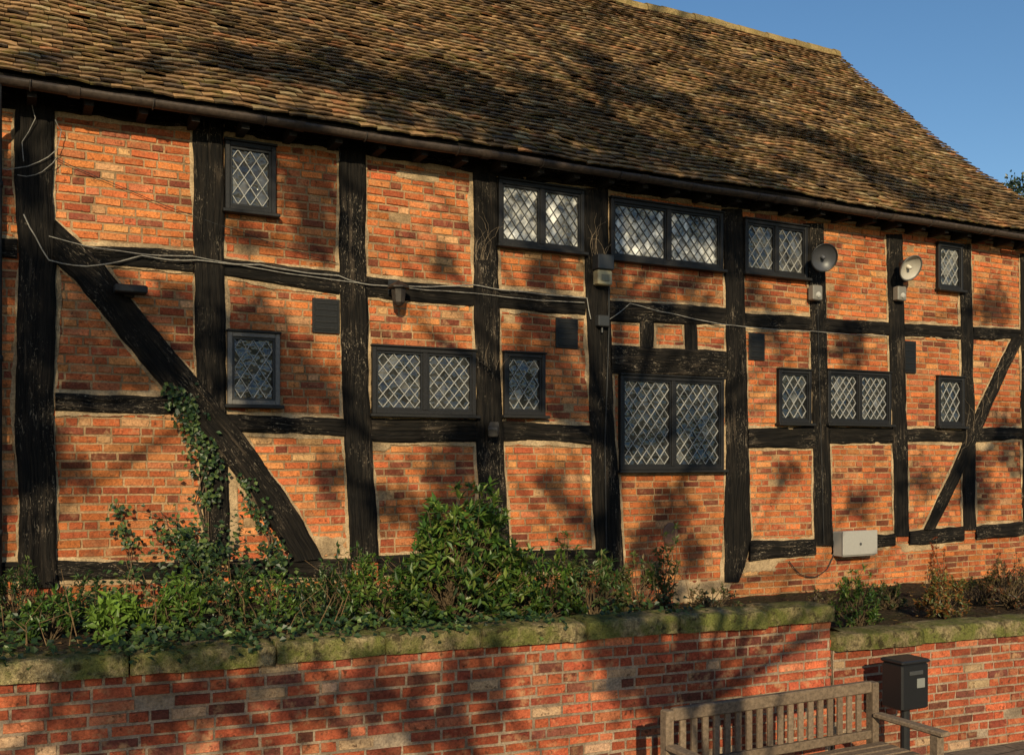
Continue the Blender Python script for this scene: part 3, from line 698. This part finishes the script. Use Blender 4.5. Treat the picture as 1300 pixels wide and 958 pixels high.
for k in range(160):
    x=R.uniform(-1,10); y=wallY(x)-R.uniform(.05,1.6); mb.leaf(Vector((x,y,PV+.008)),Vector((R.gauss(0,1),R.gauss(0,1),.1)),Vector((R.gauss(0,.2),R.gauss(0,.2),1)),R.uniform(.04,.07),.04,rcol([(.2,.1,.04),(.12,.07,.03),(.3,.17,.05)]))
mb.obj('leaf_litter',LEAF)
# ---------------------------------------------------------------- bench
e=empty('park_bench'); bx0,bx1=3.62,5.43; by=-4.02; b=MB()
def wc():
    k=R.uniform(.75,1.15); return (.17*k,.12*k,.08*k)
for x in (bx0,bx1-.06):
    b.bbox((x,by-.02,PV),(x+.06,by+.05,PV+.86),.006,wc()); b.bbox((x,by-.56,PV),(x+.06,by-.49,PV+.62),.006,wc()); b.bbox((x-.012,by-.60,PV+.622),(x+.072,by-.022,PV+.655),.008,wc()); b.bbox((x+.005,by-.488,PV+.36),(x+.055,by-.022,PV+.43),.005,wc())
b.bbox((bx0+.062,by-.015,PV+.79),(bx1-.062,by+.035,PV+.87),.008,wc()); b.bbox((bx0+.062,by-.012,PV+.47),(bx1-.062,by+.032,PV+.53),.006,wc())
x=bx0+.12
while x<bx1-.14: b.bbox((x,by-.002,PV+.532),(x+.045,by+.018,PV+.788),.003,wc()); x+=.088
for k in range(6): b.bbox((bx0+.002,by-.55+k*.088,PV+.432),(bx1-.002,by-.55+k*.088+.07,PV+.455),.004,wc())
b.bbox((bx0+.062,by-.545,PV+.34),(bx1-.062,by-.51,PV+.43),.005,wc()); b.obj('bench_slats_and_frame',WOOD,e)
e=empty('cigarette_bin'); a=onY(1149,836,-3.72); w=.14; b=MB(); zt=a.z
b.bbox((a.x-w,-3.82,zt-.36),(a.x+w,-3.62,zt-.02),.012,(.012,.012,.013)); b.bbox((a.x-w-.008,-3.83,zt-.019),(a.x+w+.008,-3.61,zt+.01),.01,(.016,.016,.017))
b.bbox((a.x-.07,-3.828,zt-.10),(a.x+.07,-3.819,zt-.07),.002,(.05,.05,.05)); b.bbox((a.x+.01,-3.827,zt-.2),(a.x+.09,-3.819,zt-.13),.002,(.2,.2,.18)); b.tube([(a.x,-3.72,zt-.35),(a.x,-3.72,PV+.02)],.035,12,(.015,.015,.016)); b.tube([(a.x,-3.72,PV+.03),(a.x,-3.72,PV)],.11,16,(.015,.015,.016)); b.obj('bin_body',PLAST,e)
# ---------------------------------------------------------------- trees
def tree(name,trunk,clumps,r0=.2,lf=.115,pal=((.04,.07,.02),(.07,.09,.025),(.10,.08,.03))):
    e=empty(name); w=MB();l=MB()
    n=len(trunk); w.tube(trunk,[lerp(r0,r0*.35,i/(n-1)) for i in range(n)],10,(.10,.08,.06))
    for (c,r,cnt) in clumps:
        hs=[t for t in trunk if t.z<c.z-.3] or [trunk[1]]; s=hs[-1] if R.random()<.5 else hs[max(0,len(hs)-2)]
        m=s.lerp(c,.5)+Vector((R.gauss(0,.25),R.gauss(0,.25),-.1*(c-s).length*.4)); m2=s.lerp(c,.8)+Vector((R.gauss(0,.12),R.gauss(0,.12),.05))
        w.tube([s,m,m2,c],[r0*.22,r0*.15,r0*.09,r0*.05],6,(.10,.08,.06))
        for k in range(8):
            q=c+rdir()*r*R.uniform(.7,1.3); w.tube([m2.lerp(c,R.random()),c.lerp(q,.5)+rdir()*.1*r,q],[.016,.011,.005],4,(.10,.08,.06))
        sp=rdir()*.6
        for k in range(cnt):
            v=rdir()*r*(R.random()**.5); v+=sp*(v.dot(sp)); v*=1+.6*nz(*(v/r*2+c)); l.leaf(c+v,rdir(),rdir(),lf*R.uniform(.6,1.3),lf*.8,rcol(pal))
    w.obj('trunk_and_limbs',BARK,e,True); l.obj('crown_leaves',TLEAF,e)
def cast(P,Y): t=(P.y-Y)/(-S.y); return P+S*t
roofsh=[(60,70,.2,30),(200,80,.22,50),(300,76,.35,200),(370,88,.4,260),(440,100,.42,290),(510,112,.44,310),(580,122,.45,330),(650,138,.48,350),(720,155,.48,350),(785,172,.5,350),(845,192,.5,340),(905,215,.48,310),(970,236,.42,260),(500,148,.28,120),(570,160,.28,120),(640,175,.35,200),(700,188,.35,200),(760,205,.35,200),(830,225,.35,200),(890,240,.3,160),(950,255,.3,130),(610,110,.35,170),(690,125,.35,170),(750,140,.35,170),
 (420,66,.3,90),(560,85,.35,150),(680,98,.38,180),(800,110,.48,330),(850,122,.45,260),(740,65,.35,110),(930,110,.3,90),(960,150,.52,260),(1030,170,.40,230),(1085,205,.42,220),(1130,235,.36,170),(1010,85,.32,90),(880,50,.3,70),(1180,255,.38,150),(1100,130,.28,60),(900,160,.4,230),(1220,262,.3,100),(1010,215,.3,130),(780,80,.3,90)]
facsh=[(380,230,.30,150),(405,290,.28,140),(400,200,.22,80),(320,300,.18,40),(100,375,.3,140),(150,400,.36,210),(205,460,.33,190),(110,470,.33,190),(225,390,.22,80),(320,400,.25,90),(330,450,.36,260),(400,490,.3,180),(350,520,.28,150),(580,600,.33,210),(560,660,.3,190),(600,560,.22,100),(490,640,.2,70),(690,430,.32,200),(720,500,.33,210),(660,480,.25,130),(690,350,.22,100),(560,330,.18,50),(700,610,.2,60),(740,660,.22,90),(420,600,.2,60),(85,600,.15,40),
 (850,650,.30,170),(890,570,.22,90),(820,700,.24,110),(880,700,.2,70),(1240,620,.42,240),(1280,560,.38,200),(1170,610,.25,80),(1080,440,.28,120),(980,420,.28,110),(1000,600,.2,50),(15,350,.3,220),(15,480,.3,220),(15,600,.3,220),(15,230,.28,180),(48,420,.24,120),(48,560,.22,100),(1260,390,.33,160),(880,360,.24,90),(1090,640,.2,60),(840,380,.2,60),(960,370,.2,60)]
cl=[]; TY=-12.9
for (px,py,r,n) in roofsh: cl.append((cast(onRoof(px,py),TY-R.uniform(-.8,.8)),r,int(n*1.7)))
for (px,py,r,n) in facsh: cl.append((cast(onY(px,py,0),TY-R.uniform(-.8,.8)),r,int(n*1.3)))
for (px,py,r,n) in ((810,840,.4,260),(790,800,.3,120),(840,865,.3,160),(620,855,.3,120),(480,880,.3,120),(360,870,.3,120),(250,860,.35,180),(80,860,.35,190),(160,900,.3,150),(560,900,.3,120)): cl.append((cast(onY(px,py,-3.2),TY),r,n))
gA=[];gB=[]
for c in cl: (gA if c[0].x<-3.3 else gB).append(c)
def trunkpts(x,y,h,sd): return [Vector((x+.3*nz(z*.3,sd),y+.3*nz(z*.3,sd+5),z)) for z in [PV-.1+i*(h-PV)/9 for i in range(10)]]
for q in range(9):
    gA.append((Vector((-6.4+R.gauss(0,1.3),-13+R.gauss(0,1.0),13.6+R.uniform(-.3,1.4))),.8,90)); gB.append((Vector((0+R.gauss(0,1.6),-13+R.gauss(0,1.0),15+R.uniform(-.3,1.4))),.8,90))
tree('tree',trunkpts(-6.8,-13.0,12,1),gA,.19); tree('tree',trunkpts(0.05,-13.1,13,4),gB,.16)
dc=onY(1312,262,26); cls=[(dc+Vector((R.gauss(0,1.5),R.gauss(0,1.5),R.uniform(-5,.2))),1.1,300) for k in range(16)]+[(onY(1284,240,26),.6,110),(onY(1297,236,26),.65,150),(onY(1274,247,26),.45,60)]
tree('tree',[Vector((dc.x,dc.y,z)) for z in (-1.6,2,5,8,11,dc.z-.8)],cls,.3,.2,((.02,.035,.015),(.03,.045,.02)))
hd=[]
for k in range(26): hd.append((Vector((-34+k*2.6+R.gauss(0,1),-46+R.gauss(0,3),3.5+R.uniform(-2,3.5))),2.6,200))
tree('tree',trunkpts(0,-46,6,9),hd,.3,.5,((.03,.05,.02),(.05,.06,.02)))
# ---------------------------------------------------------------- light
w=bpy.data.worlds.new('World'); sc.world=w; w.use_nodes=True; nt=w.node_tree; nt.nodes.clear()
o=nt.nodes.new('ShaderNodeOutputWorld');bg=nt.nodes.new('ShaderNodeBackground');sk=nt.nodes.new('ShaderNodeTexSky'); sk.sky_type='NISHITA'; sk.sun_disc=False
sk.sun_elevation=EL; sk.sun_rotation=math.pi+AZ; sk.air_density=1.0; sk.dust_density=.4; sk.ozone_density=1.8; bg.inputs[1].default_value=.118
hs=nt.nodes.new('ShaderNodeHueSaturation'); hs.inputs['Saturation'].default_value=1.2
nt.links.new(sk.outputs[0],hs.inputs['Color']); nt.links.new(hs.outputs[0],bg.inputs[0]); nt.links.new(bg.outputs[0],o.inputs[0])
ld=bpy.data.lights.new('sun','SUN'); ld.energy=5.0; ld.angle=math.radians(.45); ld.color=(1,.85,.56); lo=bpy.data.objects.new('sun',ld); sc.collection.objects.link(lo); lo.rotation_euler=(-S).to_track_quat('-Z','Y').to_euler(); lo.location=(-10,-20,15)
cd=bpy.data.cameras.new('camera'); cd.sensor_width=36; cd.lens=F/1300*36; cd.shift_y=(HY-479)/1300; cd.clip_end=2000; cd.clip_start=.05
co=bpy.data.objects.new('camera',cd); co.location=CAM; co.rotation_euler=(math.pi/2,0,-TH); sc.collection.objects.link(co); sc.camera=co
sc.view_settings.view_transform='Standard'; sc.view_settings.look='None'; sc.view_settings.exposure=0
